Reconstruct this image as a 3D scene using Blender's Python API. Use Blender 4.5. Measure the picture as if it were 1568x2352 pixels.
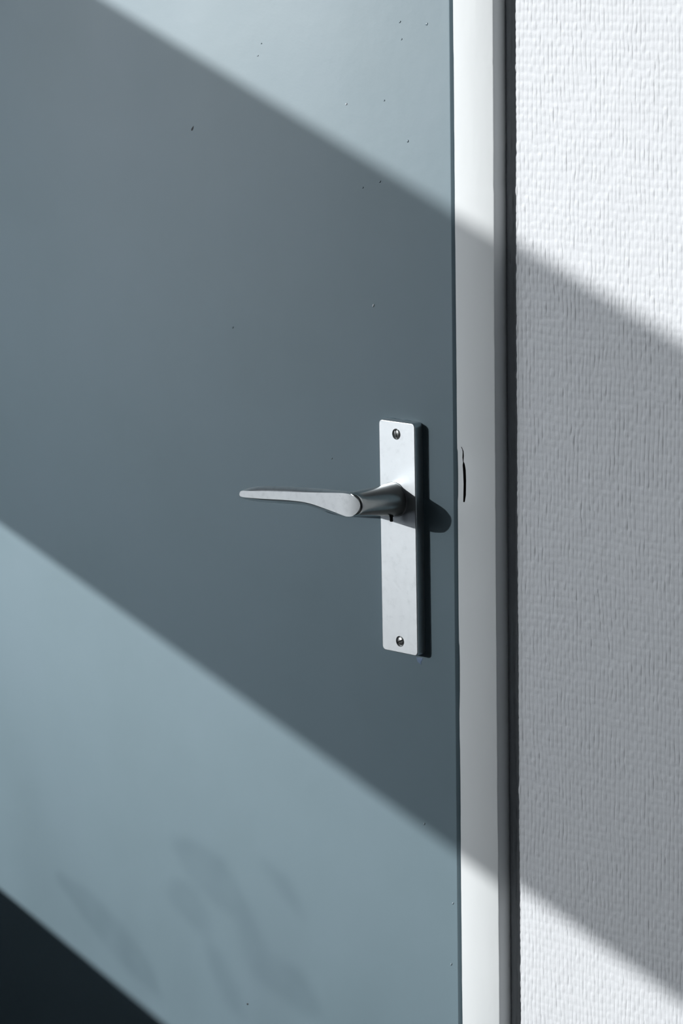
import bpy, bmesh, math, random
import numpy as np
from mathutils import Matrix, Vector, noise

for o in list(bpy.data.objects):
    bpy.data.objects.remove(o, do_unlink=True)
scene = bpy.context.scene
COL = scene.collection

# ------------------------------------------------------------------ camera
# world: X along the wall (right), Y into the wall (door face at y = 0), Z up; metres
CAM_POS = Vector((1.93158179, -2.08169584, 1.63877694))
FWD = Vector((-0.68103918, 0.70562893, -0.19563601)).normalized()
RIGHT = Vector((0.72155365, 0.6921914, -0.0152121)).normalized()
UP = RIGHT.cross(FWD).normalized()
FPX = 7659.1
cam = bpy.data.cameras.new('camera')
cam.sensor_fit = 'VERTICAL'
cam.sensor_height = 36.0
cam.sensor_width = 24.0
cam.lens = FPX / 2352.0 * 36.0
cam.clip_start = 0.05
cam.dof.use_dof = True
cam.dof.focus_distance = 2.87
cam.dof.aperture_fstop = 13.0
camo = bpy.data.objects.new('camera', cam)
M = Matrix((RIGHT, UP, -FWD)).transposed().to_4x4()
M.translation = CAM_POS
camo.matrix_world = M
COL.objects.link(camo)
scene.camera = camo

# ------------------------------------------------------------------ world, sun, exposure
world = bpy.data.worlds.new('sky')
scene.world = world
world.use_nodes = True
bg = world.node_tree.nodes['Background']
bg.inputs['Color'].default_value = (0.74, 0.84, 1.0, 1)
bg.inputs['Strength'].default_value = 0.42

SUN_DIR = Vector((0.76, 1.0, -0.2736)).normalized()      # direction the sunlight travels
sun = bpy.data.lights.new('sun', 'SUN')
sun.energy = 4.55
sun.angle = math.radians(0.55)
sun.color = (0.985, 1.0, 1.0)
suno = bpy.data.objects.new('sun', sun)
suno.rotation_mode = 'QUATERNION'
suno.rotation_quaternion = SUN_DIR.to_track_quat('-Z', 'Y')
suno.location = (-3, -4, 3)
COL.objects.link(suno)

vs = scene.view_settings
vs.view_transform = 'Standard'
vs.look = 'None'
vs.gamma = 1.0
vs.use_curve_mapping = False
vs.exposure = 0.0

# ------------------------------------------------------------------ helpers
def at(px, py, y):
    """point of the plane Y = y seen at a pixel of the 1568 x 2352 photograph (used to measure sizes)"""
    d = FWD + RIGHT * ((px - 784) / FPX) - UP * ((py - 1176) / FPX)
    return CAM_POS + d * ((y - CAM_POS.y) / d.y)

def obj(name, me, mat, parent=None, smooth=None):
    o = bpy.data.objects.new(name, me)
    COL.objects.link(o)
    if mat is not None:
        me.materials.clear()
        me.materials.append(mat)
    if smooth is not None:
        me.polygons.foreach_set('use_smooth', [True] * len(me.polygons))
        me.set_sharp_from_angle(angle=math.radians(smooth))
    if parent is not None:
        o.parent = parent
        o.matrix_parent_inverse = parent.matrix_world.inverted()
    return o

def mesh_of(bm, name='mesh'):
    bmesh.ops.recalc_face_normals(bm, faces=bm.faces)
    me = bpy.data.meshes.new(name)
    bm.to_mesh(me)
    bm.free()
    return me

def box(bm, x0, x1, y0, y1, z0, z1):
    v = [bm.verts.new((x, y, z)) for x in (x0, x1) for y in (y0, y1) for z in (z0, z1)]
    for f in ((0, 1, 3, 2), (4, 6, 7, 5), (0, 4, 5, 1), (2, 3, 7, 6), (0, 2, 6, 4), (1, 5, 7, 3)):
        bm.faces.new([v[i] for i in f])

def boxes(name, mat, rects, parent=None, bevel=0.0):
    bm = bmesh.new()
    for r in rects:
        box(bm, *r)
    if bevel:
        bmesh.ops.bevel(bm, geom=list(bm.edges), offset=bevel, segments=2, affect='EDGES', profile=0.5)
    return obj(name, mesh_of(bm), mat, parent, 40 if bevel else None)

def loft(bm, rings, cap0=True, cap1=True):
    """closed rings with the same number of points, bridged in order"""
    vr = [[bm.verts.new(p) for p in r] for r in rings]
    n = len(rings[0])
    for a, b in zip(vr, vr[1:]):
        for i in range(n):
            j = (i + 1) % n
            bm.faces.new((a[i], a[j], b[j], b[i]))
    if cap0:
        bm.faces.new(vr[0][::-1])
    if cap1:
        bm.faces.new(vr[-1])
    return vr

def cut(o, cutter_bms):
    """subtract closed shapes from a mesh object"""
    tmp = []
    for bm in cutter_bms:
        c = bpy.data.objects.new('cutter', mesh_of(bm))
        COL.objects.link(c)
        m = o.modifiers.new('cut', 'BOOLEAN')
        m.operation = 'DIFFERENCE'
        m.solver = 'EXACT'
        m.object = c
        tmp.append(c)
    bpy.context.view_layer.update()
    dg = bpy.context.evaluated_depsgraph_get()
    me = bpy.data.meshes.new_from_object(o.evaluated_get(dg))
    o.modifiers.clear()
    old = o.data
    o.data = me
    bpy.data.meshes.remove(old)
    for c in tmp:
        d = c.data
        bpy.data.objects.remove(c, do_unlink=True)
        bpy.data.meshes.remove(d)

def structure(o, label, cat):
    o['kind'] = 'structure'
    o['label'] = label
    o['category'] = cat
    return o

# ------------------------------------------------------------------ materials
class Mat:
    def __init__(self, name, color, rough, metallic=0.0, spec=0.5):
        self.m = bpy.data.materials.new(name)
        self.m.use_nodes = True
        self.nt = self.m.node_tree
        self.b = self.nt.nodes['Principled BSDF']
        self.b.inputs['Base Color'].default_value = (*color, 1)
        self.b.inputs['Roughness'].default_value = rough
        self.b.inputs['Metallic'].default_value = metallic
        self.b.inputs['Specular IOR Level'].default_value = spec
    def node(self, t, **kw):
        n = self.nt.nodes.new(t)
        for k, v in kw.items():
            setattr(n, k, v)
        return n
    def link(self, a, b):
        self.nt.links.new(a, b)
    def coords(self, scale=(1, 1, 1), rot=(0, 0, 0)):
        tc = self.node('ShaderNodeTexCoord')
        mp = self.node('ShaderNodeMapping')
        mp.inputs['Scale'].default_value = scale
        mp.inputs['Rotation'].default_value = rot
        self.link(tc.outputs['Object'], mp.inputs['Vector'])
        return mp.outputs['Vector']
    def noise(self, vec, scale, detail=3, rough=0.5):
        n = self.node('ShaderNodeTexNoise')
        n.inputs['Scale'].default_value = scale
        n.inputs['Detail'].default_value = detail
        n.inputs['Roughness'].default_value = rough
        self.link(vec, n.inputs['Vector'])
        return n.outputs['Fac']
    def ramp(self, fac, stops):
        r = self.node('ShaderNodeValToRGB')
        e = r.color_ramp.elements
        e[0].position, e[0].color = stops[0][0], (*stops[0][1], 1)
        e[1].position, e[1].color = stops[-1][0], (*stops[-1][1], 1)
        for p, c in stops[1:-1]:
            x = e.new(p)
            x.color = (*c, 1)
        self.link(fac, r.inputs['Fac'])
        return r.outputs['Color']
    def bump(self, height, strength, dist, prev=None):
        b = self.node('ShaderNodeBump')
        b.inputs['Strength'].default_value = strength
        b.inputs['Distance'].default_value = dist
        self.link(height, b.inputs['Height'])
        if prev is not None:
            self.link(prev, b.inputs['Normal'])
        self.link(b.outputs['Normal'], self.b.inputs['Normal'])
        return b.outputs['Normal']
    def color(self, sock):
        self.link(sock, self.b.inputs['Base Color'])
    def rough(self, fac, lo, hi):
        r = self.node('ShaderNodeMapRange')
        r.inputs['To Min'].default_value = lo
        r.inputs['To Max'].default_value = hi
        self.link(fac, r.inputs['Value'])
        self.link(r.outputs['Result'], self.b.inputs['Roughness'])

# blue grey satin door paint: faint blotches, rolled-on grain
DOOR = Mat('blue_grey_door_paint', (0.2, 0.27, 0.31), 0.5, spec=0.6)
v = DOOR.coords()
n1 = DOOR.noise(v, 7.0, 4, 0.55)
DOOR.color(DOOR.ramp(n1, [(0.3, (0.196, 0.279, 0.321)), (0.5, (0.205, 0.290, 0.335)), (0.7, (0.212, 0.296, 0.345))]))
DOOR.rough(DOOR.noise(v, 11.0, 3), 0.48, 0.54)
nb = DOOR.bump(DOOR.noise(v, 60.0, 3, 0.5), 0.04, 0.003)
DOOR.bump(DOOR.noise(v, 420.0, 2, 0.6), 0.06, 0.0006, nb)

CHIP = Mat('pale_blue_chipped_paint', (0.22, 0.31, 0.46), 0.5)
DARKCHIP = Mat('dark_chipped_spot', (0.03, 0.04, 0.045), 0.6)
RAISED = Mat('blue_grey_paint_drop', (0.24, 0.31, 0.35), 0.3)
PALECHIP = Mat('pale_paint_speck', (0.55, 0.6, 0.64), 0.4)

# white gloss paint of the frame
TRIM = Mat('white_frame_paint', (0.79, 0.82, 0.83), 0.5, spec=0.4)
v = TRIM.coords((1, 1, 0.35))
TRIM.color(TRIM.ramp(TRIM.noise(v, 18.0, 4), [(0.3, (0.82, 0.85, 0.86)), (0.7, (0.85, 0.88, 0.89))]))
nb = TRIM.bump(TRIM.noise(v, 70.0, 2), 0.08, 0.003)
TRIM.bump(TRIM.noise(TRIM.coords(), 240.0, 2), 0.06, 0.001, nb)

# white painted woven wall covering
WALL = Mat('white_woven_wallpaper', (0.80, 0.82, 0.85), 0.5, spec=0.3)
v = WALL.coords()
WALL.color(WALL.ramp(WALL.noise(v, 5.0, 3), [(0.3, (0.76, 0.78, 0.81)), (0.7, (0.79, 0.81, 0.84))]))
WALL.bump(WALL.noise(v, 900.0, 3, 0.6), 0.25, 0.0005)

PLAIN = Mat('grey_wall_paint', (0.5, 0.51, 0.52), 0.8)
PLAIN.bump(PLAIN.noise(PLAIN.coords(), 200.0, 2), 0.2, 0.001)
CEIL = Mat('ceiling_paint', (0.35, 0.35, 0.35), 0.9)
CEIL.bump(CEIL.noise(CEIL.coords(), 150.0, 2), 0.2, 0.001)
FLOOR = Mat('grey_oak_floor', (0.07, 0.05, 0.04), 0.5)
FLOOR.color(FLOOR.ramp(FLOOR.noise(FLOOR.coords((1.5, 18, 1)), 4.0, 5), [(0.3, (0.26, 0.25, 0.24)), (0.7, (0.34, 0.33, 0.31))]))

# satin aluminium: fine scratches and faint smudges
METAL = Mat('satin_aluminium', (0.80, 0.82, 0.83), 0.4, metallic=1.0)
v = METAL.coords()
METAL.color(METAL.ramp(METAL.noise(v, 130.0, 5, 0.65), [(0.28, (0.74, 0.76, 0.77)), (0.44, (0.81, 0.83, 0.84)), (0.75, (0.83, 0.85, 0.86))]))
METAL.rough(METAL.noise(v, 210.0, 4, 0.6), 0.36, 0.46)
METAL.bump(METAL.noise(METAL.coords((1, 1, 0.15)), 900.0, 2), 0.06, 0.0004)
LEVER = Mat('polished_satin_aluminium', (0.80, 0.82, 0.83), 0.3, metallic=1.0)
v = LEVER.coords()
LEVER.color(LEVER.ramp(LEVER.noise(v, 150.0, 5, 0.65), [(0.28, (0.66, 0.68, 0.69)), (0.46, (0.76, 0.78, 0.79)), (0.75, (0.80, 0.82, 0.83))]))
for mm in (METAL, LEVER):                      # brushed crosswise: the highlight spreads up and down
    tv = mm.node('ShaderNodeCombineXYZ')
    tv.inputs[2].default_value = 1.0
    mm.link(tv.outputs[0], mm.b.inputs['Tangent'])
    mm.b.inputs['Anisotropic'].default_value = 0.4
LEVER.rough(LEVER.noise(v, 260.0, 4, 0.6), 0.30, 0.38)
NECK = Mat('smooth_turned_aluminium', (0.58, 0.59, 0.58), 0.22, metallic=1.0)
NECK.rough(NECK.noise(NECK.coords(), 260.0, 4, 0.6), 0.17, 0.26)
SCREW = Mat('dull_screw_steel', (0.42, 0.42, 0.41), 0.32, metallic=1.0)
SCREW.rough(SCREW.noise(SCREW.coords(), 900.0, 3), 0.25, 0.5)
BLACK = Mat('blackened_steel', (0.015, 0.016, 0.018), 0.5, metallic=0.3)
BLACK.rough(BLACK.noise(BLACK.coords(), 500.0, 3), 0.4, 0.6)

def glass_mat():
    m = Mat('window_glass', (1, 1, 1), 0.0)
    nt = m.nt
    nt.nodes.remove(m.b)
    out = nt.nodes['Material Output']
    tr = m.node('ShaderNodeBsdfTransparent')
    gl = m.node('ShaderNodeBsdfGlossy')
    gl.inputs['Roughness'].default_value = 0.02
    mix = m.node('ShaderNodeMixShader')
    # faint dirt streaks over an added dimming tint
    v = m.coords((1, 1.0, 0.40), (math.radians(-30), 0, 0))
    c = m.ramp(m.noise(v, 8.0, 3, 0.5), [(0.36, (0.85, 0.855, 0.86)), (0.56, (0.89, 0.895, 0.90))])
    # tint deepens down the unseen pane, added to dim sunlight low on the door
    tc = m.node('ShaderNodeTexCoord')
    sp = m.node('ShaderNodeSeparateXYZ')
    m.link(tc.outputs['Object'], sp.inputs[0])
    mr = m.node('ShaderNodeMapRange')
    mr.inputs['From Min'].default_value = 0.90
    mr.inputs['From Max'].default_value = 1.17
    m.link(sp.outputs['Z'], mr.inputs['Value'])
    mc = m.node('ShaderNodeMixRGB')
    m.link(mr.outputs['Result'], mc.inputs['Fac'])
    m.link(c, mc.inputs['Color1'])
    mc.inputs['Color2'].default_value = (0.985, 0.985, 0.985, 1)
    m.link(mc.outputs['Color'], tr.inputs['Color'])
    mix.inputs['Fac'].default_value = 0.05
    m.link(tr.outputs[0], mix.inputs[1])
    m.link(gl.outputs[0], mix.inputs[2])
    m.link(mix.outputs[0], out.inputs['Surface'])
    return m
GLASS = glass_mat()

def film_mat():
    m = Mat('sheer_privacy_film', (1, 1, 1), 0.5)
    nt = m.nt
    nt.nodes.remove(m.b)
    out = nt.nodes['Material Output']
    tr = m.node('ShaderNodeBsdfTransparent')
    tr.inputs['Color'].default_value = (0.71, 0.72, 0.73, 1)      # per face: two faces
    tl = m.node('ShaderNodeBsdfRefraction')
    tl.inputs['Color'].default_value = (0.71, 0.72, 0.73, 1)
    tl.inputs['Roughness'].default_value = 0.42
    tl.inputs['IOR'].default_value = 1.25
    mix = m.node('ShaderNodeMixShader')
    mix.inputs['Fac'].default_value = 0.27
    m.link(tr.outputs[0], mix.inputs[1])
    m.link(tl.outputs[0], mix.inputs[2])
    m.link(mix.outputs[0], out.inputs['Surface'])
    return m
FILM = film_mat()

# ------------------------------------------------------------------ the room
XL, XR, YB, YF, ZC = -1.2, 4.2, 0.013, -4.0, 2.6      # left, right, door wall, wall behind the camera, ceiling
WT = 0.10                                             # left wall thickness
WY0, WY1, WZ0, WZ1 = -2.50, -0.50, 0.84, 2.32         # window opening in the left wall
FILM_LO, FILM_HI = 1.227, 1.797

structure(boxes('floor', FLOOR.m, [(XL - WT, XR + .1, YF - .1, YB + .2, -.1, 0)]), 'grey wooden floor of the room', 'floor')
structure(boxes('ceiling', CEIL.m, [(XL - WT, XR + .1, YF - .1, YB + .2, ZC, ZC + .1)]), 'plain ceiling of the room', 'ceiling')
structure(boxes('wall_right', PLAIN.m, [(XR, XR + .1, YF - .1, YB + .2, 0, ZC)]), 'grey wall on the right of the room', 'wall')
structure(boxes('wall_front', PLAIN.m, [(XL - WT, XR, YF - .1, YF, 0, ZC)]), 'grey wall facing the door', 'wall')
structure(boxes('wall_left', PLAIN.m, [
    (XL - WT, XL, YF, WY0, 0, ZC), (XL - WT, XL, WY1, YB + .2, 0, ZC),
    (XL - WT, XL, WY0, WY1, 0, WZ0), (XL - WT, XL, WY0, WY1, WZ1, ZC)]), 'grey wall with the window', 'wall')

# window with one big pane and a band of sheer film across its middle
XW = XL - 0.05
win = boxes('window_1', TRIM.m, [
    (XW - .03, XW + .03, WY0, WY0 + .05, WZ0, WZ1), (XW - .03, XW + .03, WY1 - .05, WY1, WZ0, WZ1),
    (XW - .03, XW + .03, WY0 + .05, WY1 - .05, WZ1 - .05, WZ1)])
structure(win, 'wide single pane window with white frame', 'window')
boxes('window_pane', GLASS.m, [(XW - .003, XW + .003, WY0 + .05, WY1 - .05, WZ0 - .01, WZ1 - .05)], win)
dz = 0.36 * 0.044
bm = bmesh.new()                                      # its upper edge was cut a little out of level
loft(bm, [[(x, y, z) for y, z in ((WY0 + .051, FILM_LO + dz), (WY1 - .051, FILM_LO + dz),
                                  (WY1 - .051, FILM_HI + dz + .022 * (WY1 - .051 + 1.40)), (WY0 + .051, FILM_HI + dz + .022 * (WY0 + .051 + 1.40)))]
          for x in (XW + .0055, XW + .0065)])
obj('privacy_film', mesh_of(bm), FILM.m, win)

# wiped smears left on the lower part of the pane
SMEAR = Mat('smear_on_glass', (1, 1, 1), 0.5)
SMEAR.nt.nodes.remove(SMEAR.b)
tr_ = SMEAR.node('ShaderNodeBsdfTransparent')
SMEAR.link(SMEAR.ramp(SMEAR.noise(SMEAR.coords(), 40.0, 3), [(0.3, (0.915, 0.92, 0.925)), (0.7, (0.968, 0.97, 0.972))]), tr_.inputs['Color'])
SMEAR.link(tr_.outputs[0], SMEAR.nt.nodes['Material Output'].inputs['Surface'])
XS = XW + .0042
def on_pane(px, py):
    p = at(px, py, 0)
    t = (p.x - XS) / 0.76
    return (-t, p.z + 0.36 * (p.x - XS))
for line, w in (([(395, 1935), (440, 1975), (513, 2032), (550, 2085), (570, 2135), (596, 2210), (640, 2245), (690, 2275), (740, 2330)], .022),
                ([(380, 2050), (415, 2062), (446, 2087), (469, 2119), (485, 2150)], .018),
                ([(130, 2010), (200, 2080), (277, 2168), (340, 2240), (372, 2300)], .018),
                ([(470, 2160), (500, 2215), (531, 2284), (560, 2340)], .016),
                ([(600, 1980), (660, 2040), (700, 2110)], .014)):
    P_ = [Vector((0, *on_pane(*q_))) for q_ in line]
    bm = bmesh.new()
    rg = []
    for i, p in enumerate(P_):
        d = (P_[min(i + 1, len(P_) - 1)] - P_[max(i - 1, 0)]).normalized()
        nrm = Vector((0, -d.z, d.y))
        h = w * (0.25 if i in (0, len(P_) - 1) else (0.8 + .4 * ((i * 7) % 3) / 2))
        rg.append([(XS, *(p + nrm * h).yz), (XS, *(p - nrm * h).yz), (XS + .0004, *(p - nrm * h * .8).yz), (XS + .0004, *(p + nrm * h * .8).yz)])
    loft(bm, rg)
    obj('smear', mesh_of(bm), SMEAR.m, win)

# ------------------------------------------------------------------ the door
XD = 0.0561                                            # free edge of the door leaf
door = boxes('door_1', DOOR.m, [(-0.83, XD, 0.0, 0.040, 0.008, 2.06)], bevel=0.0011)
structure(door, 'smooth blue grey painted door with sunlight bands', 'door')
for p in door.data.polygons:
    p.use_smooth = True

def blob(name, px, py, pts, mat, thick, parent, y=0.0):
    """small raised flake on a face: an outline with its own thickness and sloped rim"""
    base = [at(px + a, py + b, y) for a, b in pts]
    c = sum(base, Vector()) / len(base)
    bm = bmesh.new()
    r0 = [Vector((p.x, y + .0006, p.z)) for p in base]
    r1 = [Vector((p.x, y - thick * .5, p.z)) for p in base]
    r2 = [Vector((c.x + (p.x - c.x) * .72, y - thick, c.z + (p.z - c.z) * .72)) for p in base]
    loft(bm, [r0, r1, r2])
    return obj(name, mesh_of(bm), mat, parent, 50)

def ragged(rx, rz, n, seed, rot=0.0):
    rnd = random.Random(seed)
    out = []
    for i in range(n):
        a = 2 * math.pi * i / n
        r = 0.75 + 0.5 * rnd.random()
        x, z = rx * r * math.cos(a), rz * r * math.sin(a)
        out.append((x * math.cos(rot) - z * math.sin(rot), x * math.sin(rot) + z * math.cos(rot)))
    return out

blob('paint_chip', 963, 1518, [(-7, -8), (8, -7), (6, 0), (4, 2), (4, 9), (0, 5), (-4, 2)], CHIP.m, .0003, door)
blob('dent', 442, 295, ragged(2.2, 6, 9, 3, .35), DARKCHIP.m, .0002, door)
blob('dent', 568.5, 2306, ragged(2.0, 2.2, 8, 5), DARKCHIP.m, .0002, door)
for i, (px, py, r) in enumerate([(795, 239, 2.2), (857, 702, 3.0), (882, 231, 2), (936, 324, 2.6), (979, 55, 3.4), (872, 417, 2.4),
                                 (833, 431, 2), (974, 1892, 2.4), (922, 90, 2.2), (918, 50, 2.4), (600, 100, 1.6), (592, 128, 1.8),
                                 (1040, 2075, 2.6), (1036, 2215, 2.4), (535, 752, 1.8), (762, 1053, 1.6)]):
    blob('paint_bump', px, py, ragged(r * .8, r * 1.2, 8, 20 + i, .4), RAISED.m if i not in (0, 1) else PALECHIP.m, .0005, door)

# ------------------------------------------------------------------ door frame (white)
XF0, XF1, YFR = 0.0623, 0.1063, -0.003
# wavering painted edges: photograph row -> shift of the left edge (mm)
lrows = [(-200, 0.0), (0, -0.4), (118, -0.4), (132, 0.15), (300, -0.1), (545, -0.2), (600, 0.2), (700, .15), (760, .3), (1000, .35), (1038, .4), (1044, 1.7),
         (1100, 2.1), (1148, 1.7), (1152, .9), (1300, .6), (1400, .5), (1483, .6), (1490, 1.8), (1520, 2.1), (1590, 1.9), (1630, 1.0), (1645, .4),
         (1700, .6), (1730, 1.2), (1860, 1.1), (1900, .8), (2100, .9), (2300, 1.2), (2600, 1.2)]
rrows = [(-200, 0.2), (0, .3), (130, .1), (142, -.25), (150, .3), (330, .1), (400, -.3), (425, -.6), (440, .1), (700, -.2), (760, -.5), (800, -.2), (980, -.4),
         (1030, -.4), (1045, 0), (1070, -.2), (1140, -.4), (1155, -.7), (1165, -.3), (1400, -.6), (1700, -.1), (1860, 0), (1925, .5), (2000, .1), (2080, .6),
         (2150, .5), (2190, .9), (2280, .9), (2600, 1.0)]
def interp(t, rows):
    xs, ys = zip(*rows)
    return float(np.interp(t, xs, ys))
z_row = [(r, at(1093, r, YFR).z) for r in range(-200, 2601, 20)]
zr_z = np.array([z for _, z in z_row][::-1])
zr_r = np.array([r for r, _ in z_row][::-1], float)
zs = [0.0, 0.3] + [0.42 + 0.0025 * i for i in range(521)] + [1.85, 2.0, 2.125]
rings = []
for z in zs:
    r = float(np.interp(z, zr_z, zr_r))
    wob = 0.00012 * noise.noise(Vector((3.1, 0, z * 60))) + 0.00018 * noise.noise(Vector((9.1, 0, z * 14)))
    wob2 = 0.00016 * noise.noise(Vector((5.7, 0, z * 70))) + 0.0002 * noise.noise(Vector((1.3, 0, z * 16)))
    a = XF0 + 0.0004 + (interp(r, lrows) - 0.7) * 0.0005 + wob
    b = XF1 + interp(r, rrows) * 0.0006 + wob2
    y = YFR
    rings.append([(XF0 + .001, .06, z), (a, y + .003, z), (a + .00012, y + .0007, z), (a + .0007, y, z),
                  (b - .0010, y, z), (b - .0003, y + .0004, z), (b, y + .0012, z), (b + .0002, y + .006, z), (XF1, .06, z)])
bm = bmesh.new()
loft(bm, rings)
trim = obj('trim_1', mesh_of(bm), TRIM.m, None)
structure(trim, 'white painted door frame post beside the textured wall', 'door frame')
# the split in the paint beside the lock
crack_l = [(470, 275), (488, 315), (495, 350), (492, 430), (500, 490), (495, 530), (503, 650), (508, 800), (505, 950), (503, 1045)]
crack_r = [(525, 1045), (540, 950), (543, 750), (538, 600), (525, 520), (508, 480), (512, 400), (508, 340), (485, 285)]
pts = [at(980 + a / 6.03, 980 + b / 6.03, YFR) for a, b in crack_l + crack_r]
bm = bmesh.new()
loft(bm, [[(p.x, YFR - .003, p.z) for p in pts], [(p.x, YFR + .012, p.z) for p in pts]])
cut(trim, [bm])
CRACK = Mat('dark_crack_faces', (0.035, 0.03, 0.027), 0.8)  # near-black colour for the faces inside the split
CRACK.color(CRACK.ramp(CRACK.noise(CRACK.coords((1, 1, .2)), 300.0, 3), [(0.3, (0.025, 0.022, 0.02)), (0.7, (0.05, 0.043, 0.037))]))
trim.data.materials.append(CRACK.m)
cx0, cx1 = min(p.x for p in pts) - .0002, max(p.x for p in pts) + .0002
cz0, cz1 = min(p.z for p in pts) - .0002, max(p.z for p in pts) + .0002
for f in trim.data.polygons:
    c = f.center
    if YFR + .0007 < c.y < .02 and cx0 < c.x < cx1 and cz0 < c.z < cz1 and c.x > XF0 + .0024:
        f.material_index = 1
trim.data.polygons.foreach_set('use_smooth', [True] * len(trim.data.polygons))
trim.data.set_sharp_from_angle(angle=math.radians(35))

GAPBLACK = Mat('gap_shade_black', (0.015, 0.015, 0.016), 0.7)
GAPBLACK.rough(GAPBLACK.noise(GAPBLACK.coords(), 120.0, 3), 0.6, 0.8)
boxes('gap_shade_strip', GAPBLACK.m, [(XD + .0006, XF0 + .0035, .0052, .030, 0.0, 2.12)], trim, bevel=.0008)  # black strip added to deepen the shade in the gap
structure(boxes('trim_2', TRIM.m, [(-.88, XF1, YFR, .06, 2.125, 2.17)], bevel=.001), 'white painted head of the door frame', 'door frame')
structure(boxes('trim_3', TRIM.m, [(-.88, -.837, YFR, .06, 0, 2.125)], bevel=.001), 'white painted hinge side of the door frame', 'door frame')
structure(boxes('trim_4', TRIM.m, [(.03, .11, .0405, .09, 0, 2.17)]), 'door stop behind the door leaf', 'door frame')

# ------------------------------------------------------------------ the textured wall
def hash2(i, j, s):
    h = np.sin(i * 127.1 + j * 311.7 + s * 74.7) * 43758.5453
    return h - np.floor(h)

def vnoise(x, y, s):
    xi, yi = np.floor(x), np.floor(y)
    fx, fy = x - xi, y - yi
    fx, fy = fx * fx * (3 - 2 * fx), fy * fy * (3 - 2 * fy)
    a = hash2(xi, yi, s) * (1 - fx) + hash2(xi + 1, yi, s) * fx
    b = hash2(xi, yi + 1, s) * (1 - fx) + hash2(xi + 1, yi + 1, s) * fx
    return a * (1 - fy) + b * fy

def weave(X, Z):
    """relief (m) of the woven glass-fibre wall covering: upright threads crossed by thicker ones"""
    P, Q = 0.0044, 0.0072
    u = X / P + 0.9 * (vnoise(X / .03, Z / .07, 1) - .5) + 0.35 * (vnoise(X / .009, Z / .012, 2) - .5)
    v = Z / Q + 0.5 * (vnoise(X / .06, Z / .03, 3) - .5) + 0.45 * (vnoise(X / .010, Z / .009, 4) - .5)
    i, j = np.floor(u), np.floor(v)
    fu, fv = u - i, v - j
    par = np.where((i + j) % 2 == 0, 1.0, -1.0)
    gu = np.abs(2 * fu - 1)                       # 1 at the groove between upright threads
    gv = np.abs(2 * fv - 1)
    ru = 1 - gu ** 5
    rv = 1 - gv ** 2.8
    amp = 0.65 + 0.7 * hash2(i, j, 5)
    open_ = np.clip(vnoise(X / .0075, Z / .010, 6) * 1.7 - .35, 0, 1)   # how far paint has filled the grooves
    h = 0.00034 * ru * (0.62 + 0.5 * open_)
    h += 0.00023 * rv * amp
    h += 0.00008 * ru * rv * par
    h -= 0.00045 * np.exp(-((1 - gu) / .15) ** 2) * np.clip((vnoise(X / .004, Z / .0075, 8) - .55) * 8, 0, 1) * open_
    h += 0.00022 * (vnoise(X / .02, Z / .02, 7) - .5) + 0.00016 * (vnoise(X / .0024, Z / .0024, 9) - .5)
    return h

def spaced(dense0, dense1, step, lo, hi, coarse):
    a = list(np.arange(dense0, dense1, step))
    pre = list(np.arange(lo, dense0, coarse)) if lo < dense0 else []
    post = list(np.arange(dense1, hi, coarse)) + [hi]
    return np.array(pre + a + post)

gx = spaced(0.098, 0.47, 0.00066, 0.098, XR, 0.05)
gz = spaced(0.42, 1.62, 0.0012, 0.0, ZC, 0.05)
X, Z = np.meshgrid(gx, gz, indexing='ij')
hgt = weave(X, Z)
fade = np.clip((X - .1063) / .006, 0, 1)
dense = ((X < .47) & (Z > .419) & (Z < 1.621)).astype(float)
Y = YB - hgt * dense * (0.4 + .6 * fade)
nx, nz = X.shape
co = np.stack([X, Y, Z], -1).reshape(-1, 3).astype(np.float32)
ii, jj = np.meshgrid(np.arange(nx - 1), np.arange(nz - 1), indexing='ij')
a = (ii * nz + jj).ravel()
quads = np.stack([a, a + nz, a + nz + 1, a + 1], -1).astype(np.int32)
me = bpy.data.meshes.new('wall_back')
me.vertices.add(len(co))
me.vertices.foreach_set('co', co.ravel())
me.loops.add(quads.size)
me.loops.foreach_set('vertex_index', quads.ravel())
me.polygons.add(len(quads))
me.polygons.foreach_set('loop_start', np.arange(0, quads.size, 4, dtype=np.int32))
me.polygons.foreach_set('loop_total', np.full(len(quads), 4, dtype=np.int32))
me.polygons.foreach_set('use_smooth', np.ones(len(quads), dtype=bool))
me.update(calc_edges=True)
me.validate()
wall = obj('wall_back', me, WALL.m)
structure(wall, 'white wall covered in woven textured wallpaper', 'wall')
boxes('wall_core', PLAIN.m, [(.112, XR, YB + .003, YB + .2, 0, ZC), (XL, -.88, YB, YB + .2, 0, ZC), (-.88, .112, YB, YB + .2, 2.17, ZC),
                             (-.9, .112, .16, YB + .2, 0, 2.17)], wall)

# ------------------------------------------------------------------ door handle
root = bpy.data.objects.new('door_handle', None)
root.location = (0, 0, 1.05)
root.empty_display_size = .05
root['label'] = 'satin metal lever handle on a long back plate, fixed to the blue grey door'
root['category'] = 'door handle'
COL.objects.link(root)
bpy.context.view_layer.update()

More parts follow.
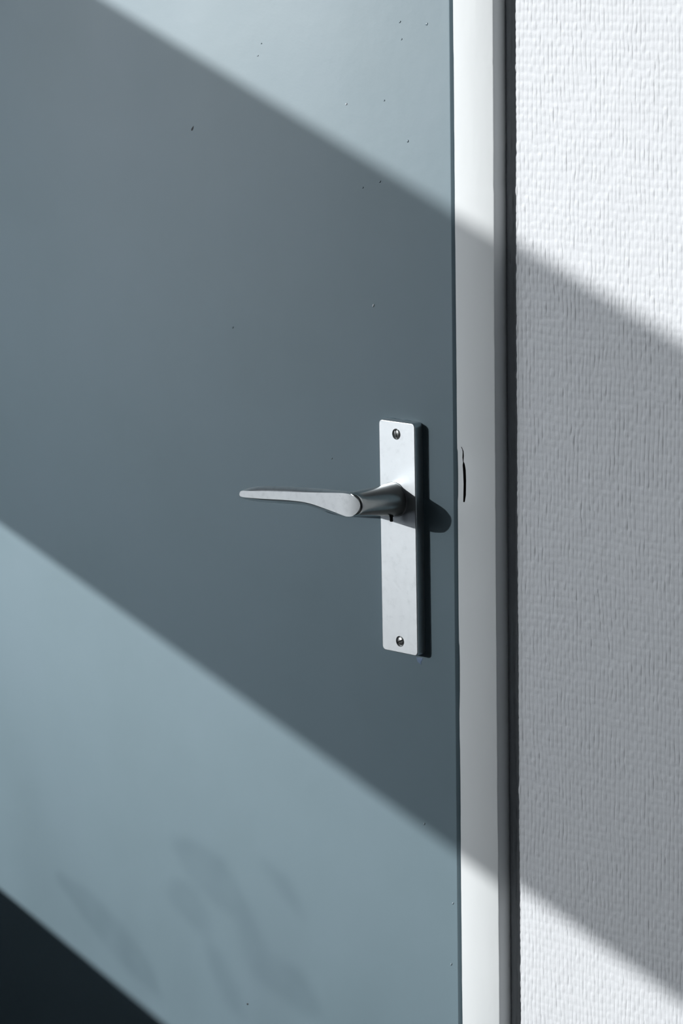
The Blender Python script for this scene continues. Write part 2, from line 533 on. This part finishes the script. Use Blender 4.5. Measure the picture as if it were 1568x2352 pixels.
PT = 0.010                       # plate thickness
PW, PH, PR = 0.0423, 0.205, 0.0040
TILT = 0.0040
def rrect(w, h, r, y, n=8):
    out = []
    for cx, cz, a0 in ((w / 2 - r, h / 2 - r, 0), (-w / 2 + r, h / 2 - r, 90), (-w / 2 + r, -h / 2 + r, 180), (w / 2 - r, -h / 2 + r, 270)):
        for k in range(n + 1):
            a = math.radians(a0 + 90 * k / n)
            x, z = cx + r * math.cos(a), cz + r * math.sin(a)
            out.append((x * math.cos(TILT) - z * math.sin(TILT), y, 1.05 + x * math.sin(TILT) + z * math.cos(TILT)))
    return out
bm = bmesh.new()
loft(bm, [rrect(PW, PH, PR, .0004), rrect(PW, PH, PR, -PT + .0010), rrect(PW - .0003, PH - .0003, PR - .00015, -PT + .0004),
          rrect(PW - .0009, PH - .0009, PR - .00045, -PT + .0001), rrect(PW - .0016, PH - .0016, PR - .0008, -PT)])
plate = obj('backplate', mesh_of(bm), METAL.m, root)

def circle(c, r, y, n=32, rz=None):
    rz = r if rz is None else rz
    return [(c[0] + r * math.cos(2 * math.pi * i / n), y, c[1] + rz * math.sin(2 * math.pi * i / n)) for i in range(n)]

screws = []
cutters = []
for px, py in ((909.8, 997.3), (918.4, 1473.2)):
    p = at(px, py, -PT)
    screws.append((p.x, p.z))
    bm = bmesh.new()
    loft(bm, [circle((p.x, p.z), .0056, -PT - .001), circle((p.x, p.z), .0049, -PT - .00005), circle((p.x, p.z), .0043, -PT + .0007),
              circle((p.x, p.z), .0043, -PT + .004)])
    cutters.append(bm)
cut(plate, cutters)

for (cx, cz), ang in zip(screws, (math.radians(104), math.radians(28))):
    bm = bmesh.new()
    rr = [circle((cx, cz), .0030, -PT + .0038), circle((cx, cz), .00415, -PT + .0012)]
    for k in range(1, 7):
        t = k / 7
        rr.append(circle((cx, cz), .00415 * math.cos(t * math.pi / 2), -PT + .0012 - .0014 * math.sin(t * math.pi / 2)))
    loft(bm, rr)
    s = obj('screw', mesh_of(bm), SCREW.m, plate)
    bm = bmesh.new()
    c, sn = math.cos(ang), math.sin(ang)
    def q(u, w, y):
        return (cx + u * c - w * sn, y, cz + u * sn + w * c)
    loft(bm, [[q(-.006, -.0006, y), q(.006, -.0006, y), q(.006, .0006, y), q(-.006, .0006, y)] for y in (-PT - .002, -PT + .0016)])
    cut(s, [bm])
    s.data.polygons.foreach_set('use_smooth', [True] * len(s.data.polygons))
    s.data.set_sharp_from_angle(angle=math.radians(35))

# ---- lever: a flared neck growing out of the plate and a grip with a planed front
cb = at(905, 1147, -PT)                       # where the neck leaves the plate
YG = -0.0655                                  # front facet of the grip
# outlines of the front facet and of the fullest contour behind it (top and bottom line)
facet_top = [(549.5, 1135.5), (550.5, 1131), (553, 1128.2), (558, 1127.2), (575, 1127.8), (600, 1128.6), (650, 1129.8), (700, 1131), (740, 1131.6), (768, 1132), (786, 1132.6), (800, 1134.5), (812, 1139.5), (821, 1147), (825.6, 1154), (827, 1160.5)]
facet_bot = [(549.5, 1136.5), (550.5, 1139), (553, 1140.6), (558, 1141.8), (575, 1143.6), (610, 1146), (650, 1148.2), (685, 1151.3), (705, 1154.8), (725, 1160.5), (748, 1168.8), (770, 1177), (787, 1183.6), (797, 1186.6), (805, 1186.6), (813, 1183), (820, 1177), (825, 1169), (827, 1161.5)]
body_top = [(551.5, 1135), (552.5, 1130.5), (556, 1126.5), (562, 1123.8), (578, 1119.2), (601, 1116.2), (651, 1117.3), (701, 1120.2), (741, 1123), (769, 1125.3), (788, 1127.2), (805, 1130.6), (816, 1136), (825, 1144.5), (829.5, 1152), (831, 1159.5)]
body_bot = [(551.5, 1136), (552.5, 1140.5), (556, 1143.5), (562, 1146), (578, 1149.8), (610, 1153.8), (650, 1156.4), (685, 1158.5), (705, 1161.5), (725, 1167), (748, 1174), (771, 1181.5), (789, 1187), (799, 1189.2), (808, 1188.2), (816.5, 1184), (824, 1177), (829.3, 1168), (831, 1160.5)]
NS = 72
YM = YG + .0055
def curl(px, x1):
    """the front bends back where it meets the neck"""
    return .0025 * max(0.0, (px - 765.0) / (x1 - 765.0)) ** 2
def smooth_line(P, xs):
    """monotone cubic through the points"""
    x = np.array([p[0] for p in P], float); y = np.array([p[1] for p in P], float)
    d = np.diff(y) / np.diff(x)
    m = np.concatenate([[d[0]], np.where(d[:-1] * d[1:] > 0, 2 * d[:-1] * d[1:] / (d[:-1] + d[1:] + 1e-12), 0), [d[-1]]])
    k = np.clip(np.searchsorted(x, xs) - 1, 0, len(x) - 2)
    h = x[k + 1] - x[k]; t = (xs - x[k]) / h
    return ((1 + 2 * t) * (1 - t) ** 2 * y[k] + t * (1 - t) ** 2 * h * m[k] + t * t * (3 - 2 * t) * y[k + 1] + t * t * (t - 1) * h * m[k + 1])
def side(P, y0):
    a, b = P[0][0], P[-1][0]
    xs = a + (b - a) * (1 - np.cos(np.linspace(0, math.pi, NS + 1))) / 2
    ys = smooth_line(P, xs)
    return [at(px, py, y0 + curl(px, b)) for px, py in zip(xs, ys)]
FT, FB = side(facet_top, YG), side(facet_bot, YG)
BT, BB = side(body_top, YM), side(body_bot, YM)
def ring(t, back=0.0, s=1.0):
    top = [f.lerp(b, t) for f, b in zip(FT, BT)]
    bot = [f.lerp(b, t) for f, b in zip(FB, BB)]
    o1, o2 = [], []
    for p, q in zip(top, bot):
        c = (p + q) / 2
        o1.append(Vector((p.x, p.y + back, c.z + (p.z - c.z) * s)))
        o2.append(Vector((q.x, q.y + back, c.z + (q.z - c.z) * s)))
    return o1 + o2[::-1]
def depth(t, e):
    r = ring(t)
    r0 = ring(0)
    out = []
    for a, b in zip(r, r0):
        out.append(Vector((a.x, b.y + e + (a.y - b.y - .0055 * t), a.z)))
    return out
rings = [ring(0), depth(.14, .0003), depth(.42, .0014), depth(.76, .0032), ring(1), ring(1, .002, .97), ring(1, .0045, .85), ring(1, .0064, .62), ring(1, .0075, .3)]
bm = bmesh.new()
vr = loft(bm, rings, cap0=False)
# the planed front, its own strip of faces
nn = len(vr[0])
edge_pairs = []
mids = []
for i in range(NS + 1):
    a, b = vr[0][i], vr[0][nn - 1 - i]
    mids.append([a] + [bm.verts.new(a.co.lerp(b.co, k / 4)) for k in (1, 2, 3)] + [b])
for i in range(NS):
    for k in range(4):
        bm.faces.new((mids[i][k], mids[i + 1][k], mids[i + 1][k + 1], mids[i][k + 1]))
me = mesh_of(bm)
lever = obj('lever', me, LEVER.m, root, 24)
# keep the rim of the planed front crisp
rim = set(range(nn))
for e in me.edges:
    if e.vertices[0] < nn and e.vertices[1] < nn:
        e.use_edge_sharp = True

# neck: round, flaring towards the plate, its free end hidden in the grip
cf = at(811, 1158.2, YM)
nr = []
NL = [(YM - .0021, .0095), (YM - .0010, .0103), (YM + .001, .0107), (YM + .006, .0111), (YM + .015, .0116), (YM + .025, .0123), (YM + .035, .0132), (YM + .043, .0141), (-PT - .0012, .0148), (-PT + .0005, .0148)]
for y, r in NL:
    t = (y - NL[0][0]) / (NL[-1][0] - NL[0][0])
    c = (cf.x + (cb.x - cf.x) * t, cf.z + (cb.z - cf.z) * t)
    nr.append(circle(c, r * (1.10 - .10 * t), y, 48, r))
bm = bmesh.new()
loft(bm, nr)
neck = obj('neck', mesh_of(bm), NECK.m, lever, 40)
bm = bmesh.new()
cc = (cb.x, cb.z)
loft(bm, [circle(cc, .0156, -PT + .0004, 48), circle(cc, .0156, -PT - .0005, 48), circle(cc, .0153, -PT - .0008, 48), circle(cc, .0147, -PT - .0008, 48)])
obj('collar', mesh_of(bm), METAL.m, root, 40)

# grub screw sticking out below the neck
g = at(898.5, 1186, -PT - .0084)
bm = bmesh.new()
gx_, gy_ = g.x, -PT - .0084
def gr(r, z):
    return [(gx_ + r * math.cos(2 * math.pi * i / 16), gy_ + r * math.sin(2 * math.pi * i / 16), z) for i in range(16)]
zb = at(898.5, 1198, -PT - .0084).z
loft(bm, [gr(.0017, g.z + .006), gr(.0017, g.z - .0004), gr(.0014, g.z - .0008), gr(.0014, zb + .0002), gr(.0011, zb)])
obj('grub_screw', mesh_of(bm), BLACK.m, root, 40)

# bead of old paint left around the top of the plate
rnd = random.Random(4)
bm = bmesh.new()
rings = []
n = 22
for i in range(n + 1):
    t = i / n
    p = at(881 + (956 - 881) * t, 958.5 + (970.5 - 958.5) * t, 0)
    r = (.0006 + .0007 * rnd.random()) * (min(1, 6 * t + .3) * min(1, 6 * (1 - t) + .3))
    rings.append([(p.x, .0003, p.z + r), (p.x + .0002, -r * .8, p.z + r * .5), (p.x, -r, p.z - r * .6), (p.x, .0003, p.z - .0035)])
loft(bm, rings)
obj('paint_ridge', mesh_of(bm), DOOR.m, door, 60)
